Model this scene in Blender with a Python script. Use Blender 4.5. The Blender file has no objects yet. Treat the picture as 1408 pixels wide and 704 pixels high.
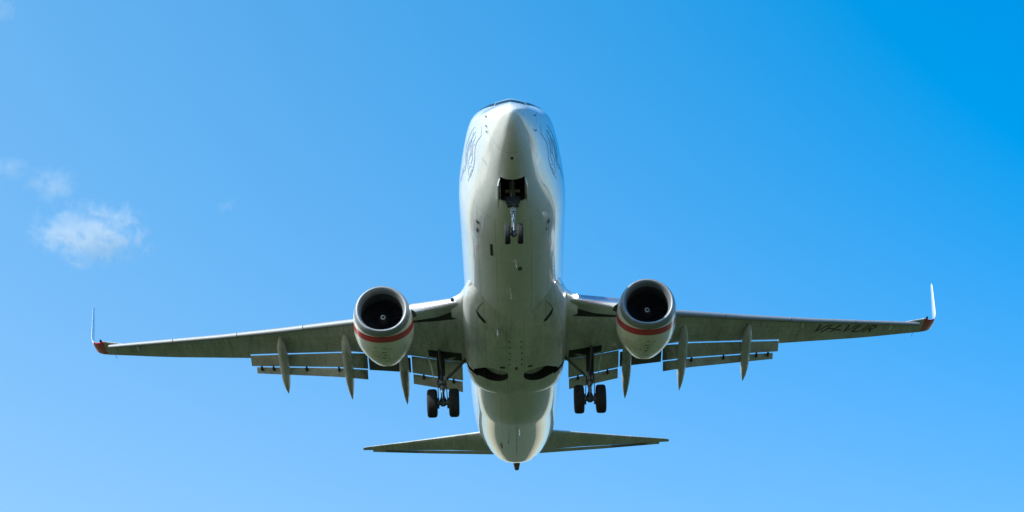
import bpy, bmesh, math, random
from mathutils import Vector, Matrix
from mathutils.bvhtree import BVHTree
R = math.radians
random.seed(7)
sc = bpy.context.scene
col = sc.collection

# ------------------------------------------------------------------ camera, sky, sun, exposure
ELEV = R(19.6)                        # how far the camera looks up
CAM = Vector((0.0, 0.0, 1.7))
cd = bpy.data.cameras.new('camera')
cam = bpy.data.objects.new('camera', cd)
col.objects.link(cam)
cam.location = CAM
cam.rotation_euler = (R(90) + ELEV, 0, 0)
cd.sensor_width = 36.0
cd.lens = 3249.44 / 1408 * 36
cd.clip_start = 0.5
cd.clip_end = 60000
sc.camera = cam

SUN_EL, SUN_AZ = R(39), R(-124)       # azimuth from +Y (away from the camera) towards +X (right)
w = bpy.data.worlds.new('World')
sc.world = w
w.use_nodes = True
nt = w.node_tree
bg = nt.nodes['Background']
sky = nt.nodes.new('ShaderNodeTexSky')
sky.sky_type = 'NISHITA'
sky.sun_disc = False
sky.sun_elevation = SUN_EL
sky.sun_rotation = SUN_AZ
sky.air_density = 1.0
sky.dust_density = 1.2
sky.ozone_density = 2.0
hs = nt.nodes.new('ShaderNodeHueSaturation')
hs.inputs['Saturation'].default_value = 1.4
hs.inputs['Hue'].default_value = 0.495
nt.links.new(sky.outputs[0], hs.inputs['Color'])
# clearer, deeper blue away from the sun and whiter towards it; flatter from horizon to zenith
tcw = nt.nodes.new('ShaderNodeTexCoord')
sxyz = nt.nodes.new('ShaderNodeSeparateXYZ')
nt.links.new(tcw.outputs['Generated'], sxyz.inputs[0])
scol = nt.nodes.new('ShaderNodeSeparateColor')
nt.links.new(hs.outputs[0], scol.inputs[0])
ccol = nt.nodes.new('ShaderNodeCombineColor')
def wm(op, a, b, c=None):
    n = nt.nodes.new('ShaderNodeMath')
    n.operation = op
    for k, q in enumerate((a, b, c)):
        if q is None:
            continue
        if isinstance(q, (int, float)):
            n.inputs[k].default_value = q
        else:
            nt.links.new(q, n.inputs[k])
    return n.outputs[0]
def clampw(v, lo, hi):
    return wm('MINIMUM', wm('MAXIMUM', v, lo), hi)
veil = clampw(wm('MULTIPLY', sxyz.outputs[0], -1.0), -0.24, 0.45)     # thin bright veil on the sun's side
for k, (gain, z0, vert, v, lo_, hi_) in enumerate(((0.87, 0.33, -1.5, 1.62, 0.7, 1.10), (1.02, 0.352, 1.0, 1.62, 0.88, 1.2), (0.98, 0.30, 0.78, 1.1, 0.94, 1.2))):
    f2 = clampw(wm('MULTIPLY_ADD', wm('SUBTRACT', sxyz.outputs[2], z0), vert, 1.0), lo_, hi_)
    nt.links.new(wm('MAXIMUM', wm('MULTIPLY_ADD', veil, v, wm('MULTIPLY', wm('MULTIPLY', scol.outputs[k], gain), f2)), 0.0), ccol.inputs[k])
nt.links.new(ccol.outputs[0], bg.inputs['Color'])
bg.inputs['Strength'].default_value = 0.15

sd = bpy.data.lights.new('sun', 'SUN')
sun = bpy.data.objects.new('sun', sd)
col.objects.link(sun)
sd.energy = 3.4
sd.angle = R(0.53)
sd.color = (1.0, 0.955, 0.89)
SUND = Vector((math.sin(SUN_AZ) * math.cos(SUN_EL), math.cos(SUN_AZ) * math.cos(SUN_EL), math.sin(SUN_EL)))
sun.rotation_euler = SUND.to_track_quat('Z', 'Y').to_euler()
vs = sc.view_settings
vs.view_transform = 'Standard'
vs.look = 'None'
vs.exposure = 0.66
vs.gamma = 1.0
vs.use_curve_mapping = False
sc.cycles.volume_bounces = 8
sc.cycles.max_bounces = 12

# ------------------------------------------------------------------ material helpers
def new_mat(name):
    m = bpy.data.materials.new(name)
    m.use_nodes = True
    return m, m.node_tree, m.node_tree.nodes['Principled BSDF']

def N(t, kind, **kw):
    n = t.nodes.new(kind)
    for k, v in kw.items():
        setattr(n, k, v)
    return n

def M2(t, op, a, b=None, c=None):
    n = t.nodes.new('ShaderNodeMath')
    n.operation = op
    for i, x in enumerate((a, b, c)):
        if x is None:
            continue
        if isinstance(x, (int, float)):
            n.inputs[i].default_value = x
        else:
            t.links.new(x, n.inputs[i])
    return n.outputs[0]

def mixc(t, fac, a, b):
    n = t.nodes.new('ShaderNodeMix')
    n.data_type = 'RGBA'
    for s, x in ((n.inputs[0], fac), (n.inputs[6], a), (n.inputs[7], b)):
        if isinstance(x, (int, float)):
            s.default_value = x
        elif isinstance(x, tuple):
            s.default_value = (*x, 1) if len(x) == 3 else x
        else:
            t.links.new(x, s)
    return n.outputs[2]

def noise(t, vec, scale, detail=4, rough=0.55, vscale=None):
    if vscale:
        mp = N(t, 'ShaderNodeMapping')
        mp.inputs['Scale'].default_value = vscale
        t.links.new(vec, mp.inputs[0])
        vec = mp.outputs[0]
    n = N(t, 'ShaderNodeTexNoise')
    n.inputs['Scale'].default_value = scale
    n.inputs['Detail'].default_value = detail
    n.inputs['Roughness'].default_value = rough
    t.links.new(vec, n.inputs['Vector'])
    return n.outputs['Fac']

def ramp(t, fac, stops):
    r = N(t, 'ShaderNodeValToRGB')
    e = r.color_ramp.elements
    while len(e) < len(stops):
        e.new(0.5)
    for el, (p, c) in zip(e, stops):
        el.position = p
        el.color = (*c, 1) if len(c) == 3 else (c[0],) * 3 + (1,)
    t.links.new(fac, r.inputs[0])
    return r.outputs[0]

OFF = Vector((0.0, 19.6, -3.6))       # aircraft frame: x to its left wing, y aft from the nose, z up

def body_xyz(t):
    """aircraft-frame coordinates from the object coordinates"""
    tc = N(t, 'ShaderNodeTexCoord')
    ad = N(t, 'ShaderNodeVectorMath', operation='ADD')
    ad.inputs[1].default_value = OFF
    t.links.new(tc.outputs['Object'], ad.inputs[0])
    sp = N(t, 'ShaderNodeSeparateXYZ')
    t.links.new(ad.outputs[0], sp.inputs[0])
    return ad.outputs[0], sp.outputs[0], sp.outputs[1], sp.outputs[2]

def line_mask(t, coord, vals, half):
    """1 on thin lines where coord equals one of vals"""
    out = None
    for v in vals:
        m = M2(t, 'LESS_THAN', M2(t, 'ABSOLUTE', M2(t, 'SUBTRACT', coord, v)), half)
        out = m if out is None else M2(t, 'MAXIMUM', out, m)
    return out

def paint(name, base, rough=0.32, coat=0.5, dirt=0.1, ovals=False, dark_band=False, lines_from=0, lines_y=(), lines_x=(), streak=True, dirtc=(0.16, 0.15, 0.12), linefac=0.5, lhalf=0.012):
    m, t, p = new_mat(name)
    vec, x, y, z = body_xyz(t)
    n1 = noise(t, vec, 0.9, 6, 0.6, (1.6, 0.35, 1.6) if streak else (1, 1, 1))
    n2 = noise(t, vec, 5.0, 4, 0.6, (1.5, 0.3, 1.5) if streak else (1, 1, 1))
    f = M2(t, 'MULTIPLY', ramp(t, M2(t, 'ADD', M2(t, 'MULTIPLY', n1, 0.6), M2(t, 'MULTIPLY', n2, 0.4)), [(0.42, (0,)), (0.66, (1,))]), dirt)
    c = mixc(t, f, base, dirtc)
    ln = None
    if lines_y:
        ln = line_mask(t, y, lines_y, lhalf)
    if lines_x:
        l2 = line_mask(t, M2(t, 'ABSOLUTE', x), lines_x, lhalf)
        if lines_from:
            l2 = M2(t, 'MULTIPLY', l2, M2(t, 'GREATER_THAN', y, lines_from))
        ln = l2 if ln is None else M2(t, 'MAXIMUM', ln, l2)
    if ln is not None:
        c = mixc(t, M2(t, 'MULTIPLY', ln, linefac), c, tuple(b * 0.25 for b in base))
    if ovals:
        ax = M2(t, 'ABSOLUTE', x)
        for y0_, sl, per, ra, rb, lo_, hi_ in ((16.15, 0.463, 0.62, 0.18, 0.27, 6.6, 16.2), (17.0, 0.42, 0.62, 0.17, 0.24, 2.3, 15.0), (15.25, 0.40, 0.70, 0.18, 0.28, 2.2, 7.0)):
            v_ = M2(t, 'SUBTRACT', y, M2(t, 'MULTIPLY_ADD', ax, sl, y0_))
            u_ = M2(t, 'MULTIPLY', M2(t, 'SUBTRACT', M2(t, 'FRACT', M2(t, 'DIVIDE', ax, per)), 0.5), per)
            rr_ = M2(t, 'SQRT', M2(t, 'ADD', M2(t, 'POWER', M2(t, 'DIVIDE', u_, ra), 2.0), M2(t, 'POWER', M2(t, 'DIVIDE', v_, rb), 2.0)))
            ring = M2(t, 'LESS_THAN', M2(t, 'ABSOLUTE', M2(t, 'SUBTRACT', rr_, 1.0)), 0.09)
            inside = M2(t, 'MULTIPLY', M2(t, 'GREATER_THAN', ax, lo_), M2(t, 'LESS_THAN', ax, hi_))
            c = mixc(t, M2(t, 'MULTIPLY', M2(t, 'MULTIPLY', ring, inside), 0.38), c, tuple(b * 0.3 for b in base))
            spar = M2(t, 'LESS_THAN', M2(t, 'ABSOLUTE', M2(t, 'SUBTRACT', M2(t, 'ABSOLUTE', v_), 0.62)), 0.011)
            c = mixc(t, M2(t, 'MULTIPLY', M2(t, 'MULTIPLY', spar, inside), 0.35), c, tuple(b * 0.3 for b in base))
            leak = noise(t, vec, 3.0, 5, 0.6, (3.0, 0.22, 1.0))
            lk = ramp(t, leak, [(0.56, (0,)), (0.72, (1,))])
            c = mixc(t, M2(t, 'MULTIPLY', lk, 0.16), c, (0.12, 0.10, 0.07))
    if dark_band:  # darker, blotchy band on the flaps behind the engines
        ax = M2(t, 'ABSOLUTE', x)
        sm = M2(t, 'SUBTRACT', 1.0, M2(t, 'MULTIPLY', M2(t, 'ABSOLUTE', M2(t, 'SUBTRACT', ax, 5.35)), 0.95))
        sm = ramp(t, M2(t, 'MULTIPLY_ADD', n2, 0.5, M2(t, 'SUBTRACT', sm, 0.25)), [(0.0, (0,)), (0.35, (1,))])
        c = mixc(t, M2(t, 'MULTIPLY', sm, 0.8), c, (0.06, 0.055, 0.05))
    t.links.new(c, p.inputs['Base Color'])
    r = M2(t, 'ADD', M2(t, 'MULTIPLY', n2, 0.16), rough - 0.08)
    t.links.new(r, p.inputs['Roughness'])
    p.inputs['Coat Weight'].default_value = coat
    p.inputs['Coat Roughness'].default_value = 0.03
    p.inputs['Specular IOR Level'].default_value = 0.3
    return m

def plain(name, base, rough=0.5, metallic=0.0, coat=0.0, var=0.25, nscale=6.0):
    m, t, p = new_mat(name)
    vec, x, y, z = body_xyz(t)
    n = noise(t, vec, nscale, 5)
    c = mixc(t, n, tuple(b * (1 - var) for b in base), tuple(min(1, b * (1 + var)) for b in base))
    t.links.new(c, p.inputs['Base Color'])
    t.links.new(M2(t, 'ADD', M2(t, 'MULTIPLY', n, 0.2), rough - 0.1), p.inputs['Roughness'])
    p.inputs['Metallic'].default_value = metallic
    p.inputs['Coat Weight'].default_value = coat
    p.inputs['Coat Roughness'].default_value = 0.06
    return m

MAT = {}
MAT['white'] = paint('white_paint', (0.76, 0.76, 0.745), rough=0.30, coat=1.0, dirt=0.20,
                     lines_y=(1.35, 5.55, 8.9, 12.2, 24.4, 29.3, 33.2), lines_x=(0.62, 1.24), lines_from=5.55, lhalf=0.010, linefac=0.5)
MAT['fairing'] = paint('fairing_paint', (0.70, 0.71, 0.68), rough=0.34, coat=0.6, dirt=0.42,
                       lines_y=(14.55, 16.2, 20.3), lines_x=(0.33, 1.15), lhalf=0.010, linefac=0.5)
MAT['wing'] = paint('grey_wing_paint', (0.58, 0.59, 0.57), rough=0.42, coat=0.25, dirt=0.45, ovals=True,
                    lines_x=(3.0, 7.4, 8.2, 9.9, 11.6, 13.2, 14.9, 16.4), lhalf=0.008, linefac=0.35, streak=True, dirtc=(0.13, 0.12, 0.10))
MAT['flap'] = paint('grey_flap_paint', (0.58, 0.59, 0.57), rough=0.42, coat=0.25, dirt=0.5, dark_band=True, dirtc=(0.13, 0.12, 0.10))
MAT['slat'] = plain('bare_leading_edge', (0.33, 0.34, 0.36), rough=0.68, metallic=0.6, coat=0.0, var=0.06)
MAT['lip'] = plain('inlet_lip_metal', (0.29, 0.31, 0.335), rough=0.5, metallic=0.5, var=0.08)
MAT['barrel'] = plain('inlet_liner', (0.055, 0.057, 0.06), rough=0.7, var=0.15)
MAT['fan'] = plain('fan_blade_metal', (0.05, 0.052, 0.06), rough=0.38, metallic=0.7, var=0.2)
MAT['dark'] = plain('cavity_shade', (0.018, 0.018, 0.017), rough=0.8, var=0.4)  # near-black colour paints the shade inside wells, bays and recesses
MAT['tyre'] = plain('tyre_rubber', (0.014, 0.014, 0.015), rough=0.8, var=0.2)
MAT['strut'] = plain('gear_grey', (0.34, 0.34, 0.33), rough=0.4, metallic=0.2, var=0.3)
MAT['grease'] = plain('greasy_steel', (0.10, 0.10, 0.10), rough=0.45, metallic=0.5, var=0.5)
MAT['chrome'] = plain('chromed_piston', (0.75, 0.75, 0.76), rough=0.15, metallic=1.0, var=0.05)
MAT['red'] = paint('red_paint', (0.55, 0.018, 0.03), rough=0.32, coat=0.5, dirt=0.25, dirtc=(0.10, 0.03, 0.03))
MAT['glass'] = plain('cockpit_glass', (0.010, 0.012, 0.016), rough=0.30, coat=0.0, var=0.1)
MAT['black'] = plain('black_paint', (0.020, 0.020, 0.022), rough=0.5, var=0.2)
MAT['ink'] = plain('blue_motif_paint', (0.24, 0.33, 0.47), rough=0.4, coat=0.4, var=0.3)
MAT['polish'] = plain('polished_nose_metal', (0.62, 0.63, 0.65), rough=0.30, metallic=0.75, var=0.06)
MAT['seam'] = plain('seam_sealant', (0.24, 0.24, 0.23), rough=0.6)
MAT['letters'] = plain('worn_black_letters', (0.075, 0.075, 0.075), rough=0.5, var=0.4)
MAT['exhaust'] = plain('hot_section_metal', (0.22, 0.19, 0.16), rough=0.4, metallic=0.8, var=0.3)

def cowl_mat():
    """white cowl with a slanting red band, oil streaks and stencil marks"""
    m, t, p = new_mat('cowl_paint')
    vec, x, y, z = body_xyz(t)
    s = M2(t, 'SUBTRACT', y, M2(t, 'MULTIPLY', z, 0.62))
    band = M2(t, 'MULTIPLY', M2(t, 'GREATER_THAN', s, 14.84), M2(t, 'LESS_THAN', s, 15.34))
    n1 = noise(t, vec, 1.6, 6, 0.65, (2.0, 0.5, 2.0))
    n2 = noise(t, vec, 7.0, 4, 0.6, (1.5, 0.4, 1.5))
    low = ramp(t, y, [(0.0, (0,)), (1.0, (1,))])
    aft = M2(t, 'MULTIPLY', M2(t, 'SUBTRACT', y, 14.0), 0.7)
    aft = M2(t, 'MINIMUM', M2(t, 'MAXIMUM', aft, 0.0), 1.0)
    dirt = M2(t, 'MULTIPLY', ramp(t, M2(t, 'ADD', M2(t, 'MULTIPLY', n1, 0.65), M2(t, 'MULTIPLY', n2, 0.35)), [(0.42, (0,)), (0.62, (1,))]), M2(t, 'ADD', 0.15, M2(t, 'MULTIPLY', aft, 0.60)))
    c = mixc(t, dirt, (0.93, 0.92, 0.84), (0.42, 0.35, 0.17))
    ln = line_mask(t, y, (14.42, 15.35), 0.009)
    c = mixc(t, M2(t, 'MULTIPLY', ln, 0.5), c, (0.15, 0.15, 0.14))
    c = mixc(t, band, c, (0.60, 0.008, 0.035))
    t.links.new(c, p.inputs['Base Color'])
    p.inputs['Roughness'].default_value = 0.3
    p.inputs['Specular IOR Level'].default_value = 0.25
    p.inputs['Coat Weight'].default_value = 0.55
    p.inputs['Coat Roughness'].default_value = 0.06
    return m
MAT['cowl'] = cowl_mat()

def glint_mat():
    m, t, p = new_mat('lens_glint_glow')
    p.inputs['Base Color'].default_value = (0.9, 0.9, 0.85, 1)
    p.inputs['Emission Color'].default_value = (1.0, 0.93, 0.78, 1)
    p.inputs['Emission Strength'].default_value = 14  # emission stands in for sunlight glinting on the lens
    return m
MAT['glint'] = glint_mat()

# ------------------------------------------------------------------ mesh helpers
def link(name, me, parent):
    o = bpy.data.objects.new(name, me)
    col.objects.link(o)
    o.parent = parent
    return o

def mesh(name, verts, faces, mat, parent, smooth=True, angle=38, off=True):
    me = bpy.data.meshes.new(name)
    vs_ = [Vector(v) - OFF for v in verts] if off else verts
    me.from_pydata([tuple(v) for v in vs_], [], faces)
    mats = mat if isinstance(mat, (list, tuple)) else [mat]
    for m in mats:
        me.materials.append(m)
    bm = bmesh.new()
    bm.from_mesh(me)
    bmesh.ops.remove_doubles(bm, verts=bm.verts, dist=1e-5)
    bmesh.ops.recalc_face_normals(bm, faces=bm.faces)
    bm.to_mesh(me)
    bm.free()
    if smooth:
        for p in me.polygons:
            p.use_smooth = True
        me.set_sharp_from_angle(angle=R(angle))
    return link(name, me, parent)

class G:
    """collects verts and faces of one mesh"""
    def __init__(s):
        s.v, s.f = [], []
    def loft(s, rings, closed=True, cap0=True, cap1=True):
        b = len(s.v)
        n = len(rings[0])
        for r in rings:
            s.v += [Vector(p) for p in r]
        for i in range(len(rings) - 1):
            for j in range(n if closed else n - 1):
                k = (j + 1) % n
                s.f.append((b + i * n + j, b + i * n + k, b + (i + 1) * n + k, b + (i + 1) * n + j))
        if cap0:
            s.f.append(tuple(b + j for j in range(n)))
        if cap1:
            s.f.append(tuple(b + (len(rings) - 1) * n + j for j in reversed(range(n))))
        return s
    def tube(s, pts, radii, seg=14, cap=True):
        pts = [Vector(p) for p in pts]
        if isinstance(radii, (int, float)):
            radii = [radii] * len(pts)
        rings = []
        for i, p in enumerate(pts):
            d = (pts[min(i + 1, len(pts) - 1)] - pts[max(i - 1, 0)]).normalized()
            a = d.cross(Vector((0.31, 0.2, 0.93)) if abs(d.z) < 0.9 else Vector((1, 0.1, 0))).normalized()
            b = d.cross(a)
            rings.append([p + radii[i] * (math.cos(2 * math.pi * k / seg) * a + math.sin(2 * math.pi * k / seg) * b) for k in range(seg)])
        return s.loft(rings, cap0=cap, cap1=cap)
    def lathe(s, prof, c, axis='Y', seg=40, sx=1.0, closed=False):
        """prof: list of (position along the axis, radius); c: centre"""
        rings = []
        for a, r in prof:
            ring = []
            for k in range(seg):
                t = 2 * math.pi * k / seg
                u, v = r * math.cos(t), r * math.sin(t)
                ring.append({'Y': (c[0] + u, c[1] + a, c[2] + v), 'X': (c[0] + a, c[1] + u, c[2] + v), 'Z': (c[0] + u, c[1] + v, c[2] + a)}[axis])
            rings.append(ring)
        if closed:
            rings.append(rings[0])
            return s.loft(rings, cap0=False, cap1=False)
        return s.loft(rings)
    def box(s, c, d, rot=None):
        b = len(s.v)
        for i in (-1, 1):
            for j in (-1, 1):
                for k in (-1, 1):
                    p = Vector((i * d[0] / 2, j * d[1] / 2, k * d[2] / 2))
                    if rot is not None:
                        p = rot @ p
                    s.v.append(Vector(c) + p)
        for f in ((0, 1, 3, 2), (4, 6, 7, 5), (0, 4, 5, 1), (2, 3, 7, 6), (0, 2, 6, 4), (1, 5, 7, 3)):
            s.f.append(tuple(b + q for q in f))
        return s
    def build(s, name, mat, parent, **kw):
        return mesh(name, s.v, s.f, mat, parent, **kw)

def pchip(xs, ys):
    n = len(xs)
    h = [xs[i + 1] - xs[i] for i in range(n - 1)]
    d = [(ys[i + 1] - ys[i]) / h[i] for i in range(n - 1)]
    m = [d[0]] + [0] * (n - 2) + [d[-1]]
    for i in range(1, n - 1):
        if d[i - 1] * d[i] > 0:
            w1, w2 = 2 * h[i] + h[i - 1], h[i] + 2 * h[i - 1]
            m[i] = (w1 + w2) / (w1 / d[i - 1] + w2 / d[i])
    def f(x):
        if x <= xs[0]:
            return ys[0]
        if x >= xs[-1]:
            return ys[-1]
        i = max(k for k in range(n - 1) if xs[k] <= x)
        t = (x - xs[i]) / h[i]
        return ((2 * t**3 - 3 * t**2 + 1) * ys[i] + (t**3 - 2 * t**2 + t) * h[i] * m[i]
                + (-2 * t**3 + 3 * t**2) * ys[i + 1] + (t**3 - t**2) * h[i] * m[i + 1])
    return f

def spline(xs, ys):
    """cubic spline, zero slope at the far end"""
    n = len(xs)
    a = [0.0] * n
    b = [1.0] * n
    c = [0.0] * n
    d = [0.0] * n
    for i in range(1, n - 1):
        h0, h1 = xs[i] - xs[i - 1], xs[i + 1] - xs[i]
        a[i], b[i], c[i] = h0, 2 * (h0 + h1), h1
        d[i] = 6 * ((ys[i + 1] - ys[i]) / h1 - (ys[i] - ys[i - 1]) / h0)
    for i in range(1, n):
        m = a[i] / b[i - 1]
        b[i] -= m * c[i - 1]
        d[i] -= m * d[i - 1]
    M = [0.0] * n
    M[-1] = d[-1] / b[-1]
    for i in range(n - 2, -1, -1):
        M[i] = (d[i] - c[i] * M[i + 1]) / b[i]
    def f(x):
        x = min(max(x, xs[0]), xs[-1])
        i = max(k for k in range(n - 1) if xs[k] <= x)
        h = xs[i + 1] - xs[i]
        p, q = xs[i + 1] - x, x - xs[i]
        return (M[i] * p**3 + M[i + 1] * q**3) / (6 * h) + (ys[i] / h - M[i] * h / 6) * p + (ys[i + 1] / h - M[i + 1] * h / 6) * q
    return f

def lin(tab, col_=1):
    xs = [r[0] for r in tab]
    def f(x):
        x = abs(x)
        for a, b in zip(tab, tab[1:]):
            if x <= b[0] or b is tab[-1]:
                t = (x - a[0]) / (b[0] - a[0])
                return a[col_] + t * (b[col_] - a[col_])
    return f

# ------------------------------------------------------------------ ground
def ground():
    m, t, p = new_mat('grass')
    tc = N(t, 'ShaderNodeTexCoord')
    v = tc.outputs['Object']
    a = noise(t, v, 0.012, 6, 0.6)
    b = noise(t, v, 0.35, 6, 0.65)
    c = noise(t, v, 14.0, 3, 0.6)
    k = mixc(t, ramp(t, a, [(0.38, (0,)), (0.62, (1,))]), (0.025, 0.041, 0.010), (0.038, 0.050, 0.014))
    k = mixc(t, M2(t, 'MULTIPLY', b, 0.5), k, (0.016, 0.027, 0.009))
    k = mixc(t, M2(t, 'MULTIPLY', c, 0.45), k, (0.042, 0.048, 0.022))
    t.links.new(k, p.inputs['Base Color'])
    p.inputs['Roughness'].default_value = 0.9
    p.inputs['Specular IOR Level'].default_value = 0.2
    rings = [0, 20, 60, 150, 400, 1000, 3000, 9000]
    vs_, fs = [(0, 0, 0)], []
    S = 48
    for r in rings[1:]:
        for k_ in range(S):
            an = 2 * math.pi * k_ / S
            vs_.append((r * math.cos(an), r * math.sin(an), 0))
    for k_ in range(S):
        fs.append((0, 1 + k_, 1 + (k_ + 1) % S))
    for i in range(len(rings) - 2):
        for k_ in range(S):
            q = (k_ + 1) % S
            fs.append((1 + i * S + k_, 1 + (i + 1) * S + k_, 1 + (i + 1) * S + q, 1 + i * S + q))
    o = mesh('ground', vs_, fs, m, None, off=False)
    o['kind'] = 'structure'
    o['label'] = 'flat green grass field under the approach path'
ground()

# ------------------------------------------------------------------ the airliner's place in the world
RB = Matrix(((0.99960257, 0.00800801, -0.02702918), (0.02789341, -0.41979795, 0.90718887), (0.00408201, 0.90758226, 0.41985448)))
CB = Vector((-0.40337425, -67.22593828, -36.90805081))     # where the viewer is in the aircraft's frame
ce, se = math.cos(ELEV), math.sin(ELEV)
CW = Matrix(((1, 0, 0), (0, -se, ce), (0, ce, se)))
BW = CW.transposed() @ RB
air = bpy.data.objects.new('airliner', None)
col.objects.link(air)
air.empty_display_size = 2
air.matrix_world = Matrix.Translation(CAM + BW @ (OFF - CB)) @ BW.to_4x4()
air['label'] = 'white twin engine passenger jet seen from below on final approach, wheels and flaps down'
air['category'] = 'airplane'

# ------------------------------------------------------------------ fuselage
FT = [  # y, z top, z bottom, half width
    (0.0, -0.62, -0.62, 0.0), (0.08, -0.43, -0.81, 0.19), (0.25, -0.25, -0.98, 0.335), (0.5, -0.06, -1.14, 0.485),
    (1.0, 0.22, -1.37, 0.715), (1.5, 0.48, -1.53, 0.905), (1.9, 0.70, -1.64, 1.035), (2.3, 0.985, -1.73, 1.15), (2.7, 1.262, -1.80, 1.255),
    (3.2, 1.55, -1.87, 1.365), (4.0, 1.80, -1.94, 1.505), (5.0, 1.94, -1.99, 1.65), (6.0, 1.99, -2.0, 1.775), (7.0, 2.0, -2.0, 1.861), (8.0, 2.0, -2.0, 1.88),
    (9.5, 2.0, -2.0, 1.88), (11.0, 2.0, -2.0, 1.88)]
_s = [math.sqrt(r[0]) for r in FT]
_zt = pchip(_s, [r[1] for r in FT])
_zb, _hw = (spline(_s, [r[i] for r in FT]) for i in (2, 3))
def f_zt(s):
    y = s * s
    return 2.0 - (0.0026 * (y - 32) ** 3 if y > 32 else 0) if y > 10 else _zt(s)
def f_zb(s):
    y = s * s
    if y < 10:
        return _zb(s)
    if y < 23:
        return -2.0
    if y < 26:
        return -2.0 + 0.205 * (y - 23) ** 2 / 6
    return -1.6925 + 0.205 * (y - 26) + (0.0966 * (y - 36) ** 2.5 if y > 36 else 0)
def f_hw(s):
    y = s * s
    if y < 10:
        return _hw(s)
    return 1.88 * (1 - (max(0.0, y - 25) / 13.15) ** 3) ** 0.55
def cl01(v):
    v = max(0.0, min(1.0, v))
    return v * v * (3 - 2 * v)
def f_zc(y):
    """height of the widest line: it rides high on the nose"""
    q = math.sqrt(max(y, 0))
    zt, zb = f_zt(q), f_zb(q)
    return zb + (zt - zb) * (0.5 + 0.25 * cl01((8.0 - y) / 6.4) * cl01(0.35 + y / 1.2))
def fus(y, th, out=0.0):
    """skin point; th: 0 keel, 90 deg left wing side (+x), 180 crown"""
    s = math.sqrt(max(y, 0))
    zt, zb, hw = f_zt(s), f_zb(s), f_hw(s)
    zc = f_zc(y)
    cx, cz = math.sin(th), -math.cos(th)
    h = (zt - zc) if cz >= 0 else (zc - zb)
    e = 0.96
    if cz >= 0:
        ex = e + 0.85 * cl01((6.0 - y) / 4.2) * min(1.0, cz * 4)
    else:
        ex = e + 0.30 * cl01((8.0 - y) / 6.4) * min(1.0, -cz * 2) * min(1.0, 3.0 * (1 + cz))
    px = hw * math.copysign(abs(cx) ** ex, cx)
    pz = zc + h * math.copysign(abs(cz) ** e, cz)
    p = Vector((px, y, pz))
    if out:
        n = Vector((cx / max(hw, .05), 0, cz / max(h, .05)))
        dy = 0.02
        s2 = math.sqrt(y + dy)
        g = ((f_hw(s2) - hw) / dy * abs(cx) + ((f_zt(s2) - zt) / dy * max(cz, 0) - (f_zb(s2) - zb) / dy * max(-cz, 0)))
        n.normalize()
        n = (n - Vector((0, g, 0))).normalized()
        p += out * n
    return p

def boolean(o, cutter, mat_index=None):
    md = o.modifiers.new('cut', 'BOOLEAN')
    md.operation = 'DIFFERENCE'
    md.solver = 'EXACT'
    md.object = cutter
    md.material_mode = 'TRANSFER'
    dg = bpy.context.evaluated_depsgraph_get()
    dg.update()
    me = bpy.data.meshes.new_from_object(o.evaluated_get(dg))
    o.modifiers.clear()
    o.data = me
    bpy.data.objects.remove(cutter)

def fuselage():
    SEG = 96
    ys = [0.004, 0.012, 0.03, 0.06, 0.1, 0.15, 0.2]
    y = 0.28
    while y < 6.6:
        ys.append(y)
        y += 0.11
    while y < 24:
        ys.append(y)
        y += 0.6
    while y < 37.95:
        ys.append(y)
        y += 0.2
    ys.append(37.95)
    g = G().loft([[fus(y, 2 * math.pi * k / SEG) for k in range(SEG)] for y in ys])
    o = g.build('fuselage', [MAT['white'], MAT['dark']], air, angle=50)
    bpy.context.view_layer.update()
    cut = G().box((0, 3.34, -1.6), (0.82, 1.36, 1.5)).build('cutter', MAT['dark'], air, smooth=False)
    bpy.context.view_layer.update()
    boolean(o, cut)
    return o
fz = fuselage()

def skin_patch(name, corners, mat, parent, out=0.006, nu=8, nv=4, thick=0.004):
    """a conformal patch over the skin: corners are (y, degrees) in order"""
    c = [Vector((a, R(b))) for a, b in corners]
    rows_o, rows_i = [], []
    for i in range(nv + 1):
        v = i / nv
        a, b = c[0].lerp(c[3], v), c[1].lerp(c[2], v)
        rows_o.append([fus(*a.lerp(b, j / nu), out) for j in range(nu + 1)])
        rows_i.append([fus(*a.lerp(b, j / nu), out - thick) for j in range(nu + 1)])
    g = G().loft(rows_o, closed=False, cap0=False, cap1=False)
    g.loft(rows_i, closed=False, cap0=False, cap1=False)
    return g.build(name, mat, parent)

def skin_stroke(g, pts, width, out=0.006):
    """a thin painted stroke on the skin; pts (y, degrees)"""
    P = [fus(a, R(b), out) for a, b in pts]
    nrm = [(fus(a, R(b), 0.1) - fus(a, R(b))).normalized() for a, b in pts]
    rings = []
    for i, p in enumerate(P):
        d = (P[min(i + 1, len(P) - 1)] - P[max(i - 1, 0)]).normalized()
        sdir = d.cross(nrm[i])
        wd = 0.8 * width * (0.45 + 0.55 * math.sin(math.pi * i / (len(P) - 1)))
        rings.append([p - sdir * wd / 2 - nrm[i] * 0.004, p - sdir * wd / 2, p + sdir * wd / 2, p + sdir * wd / 2 - nrm[i] * 0.004])
    g.loft(rings)

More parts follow.
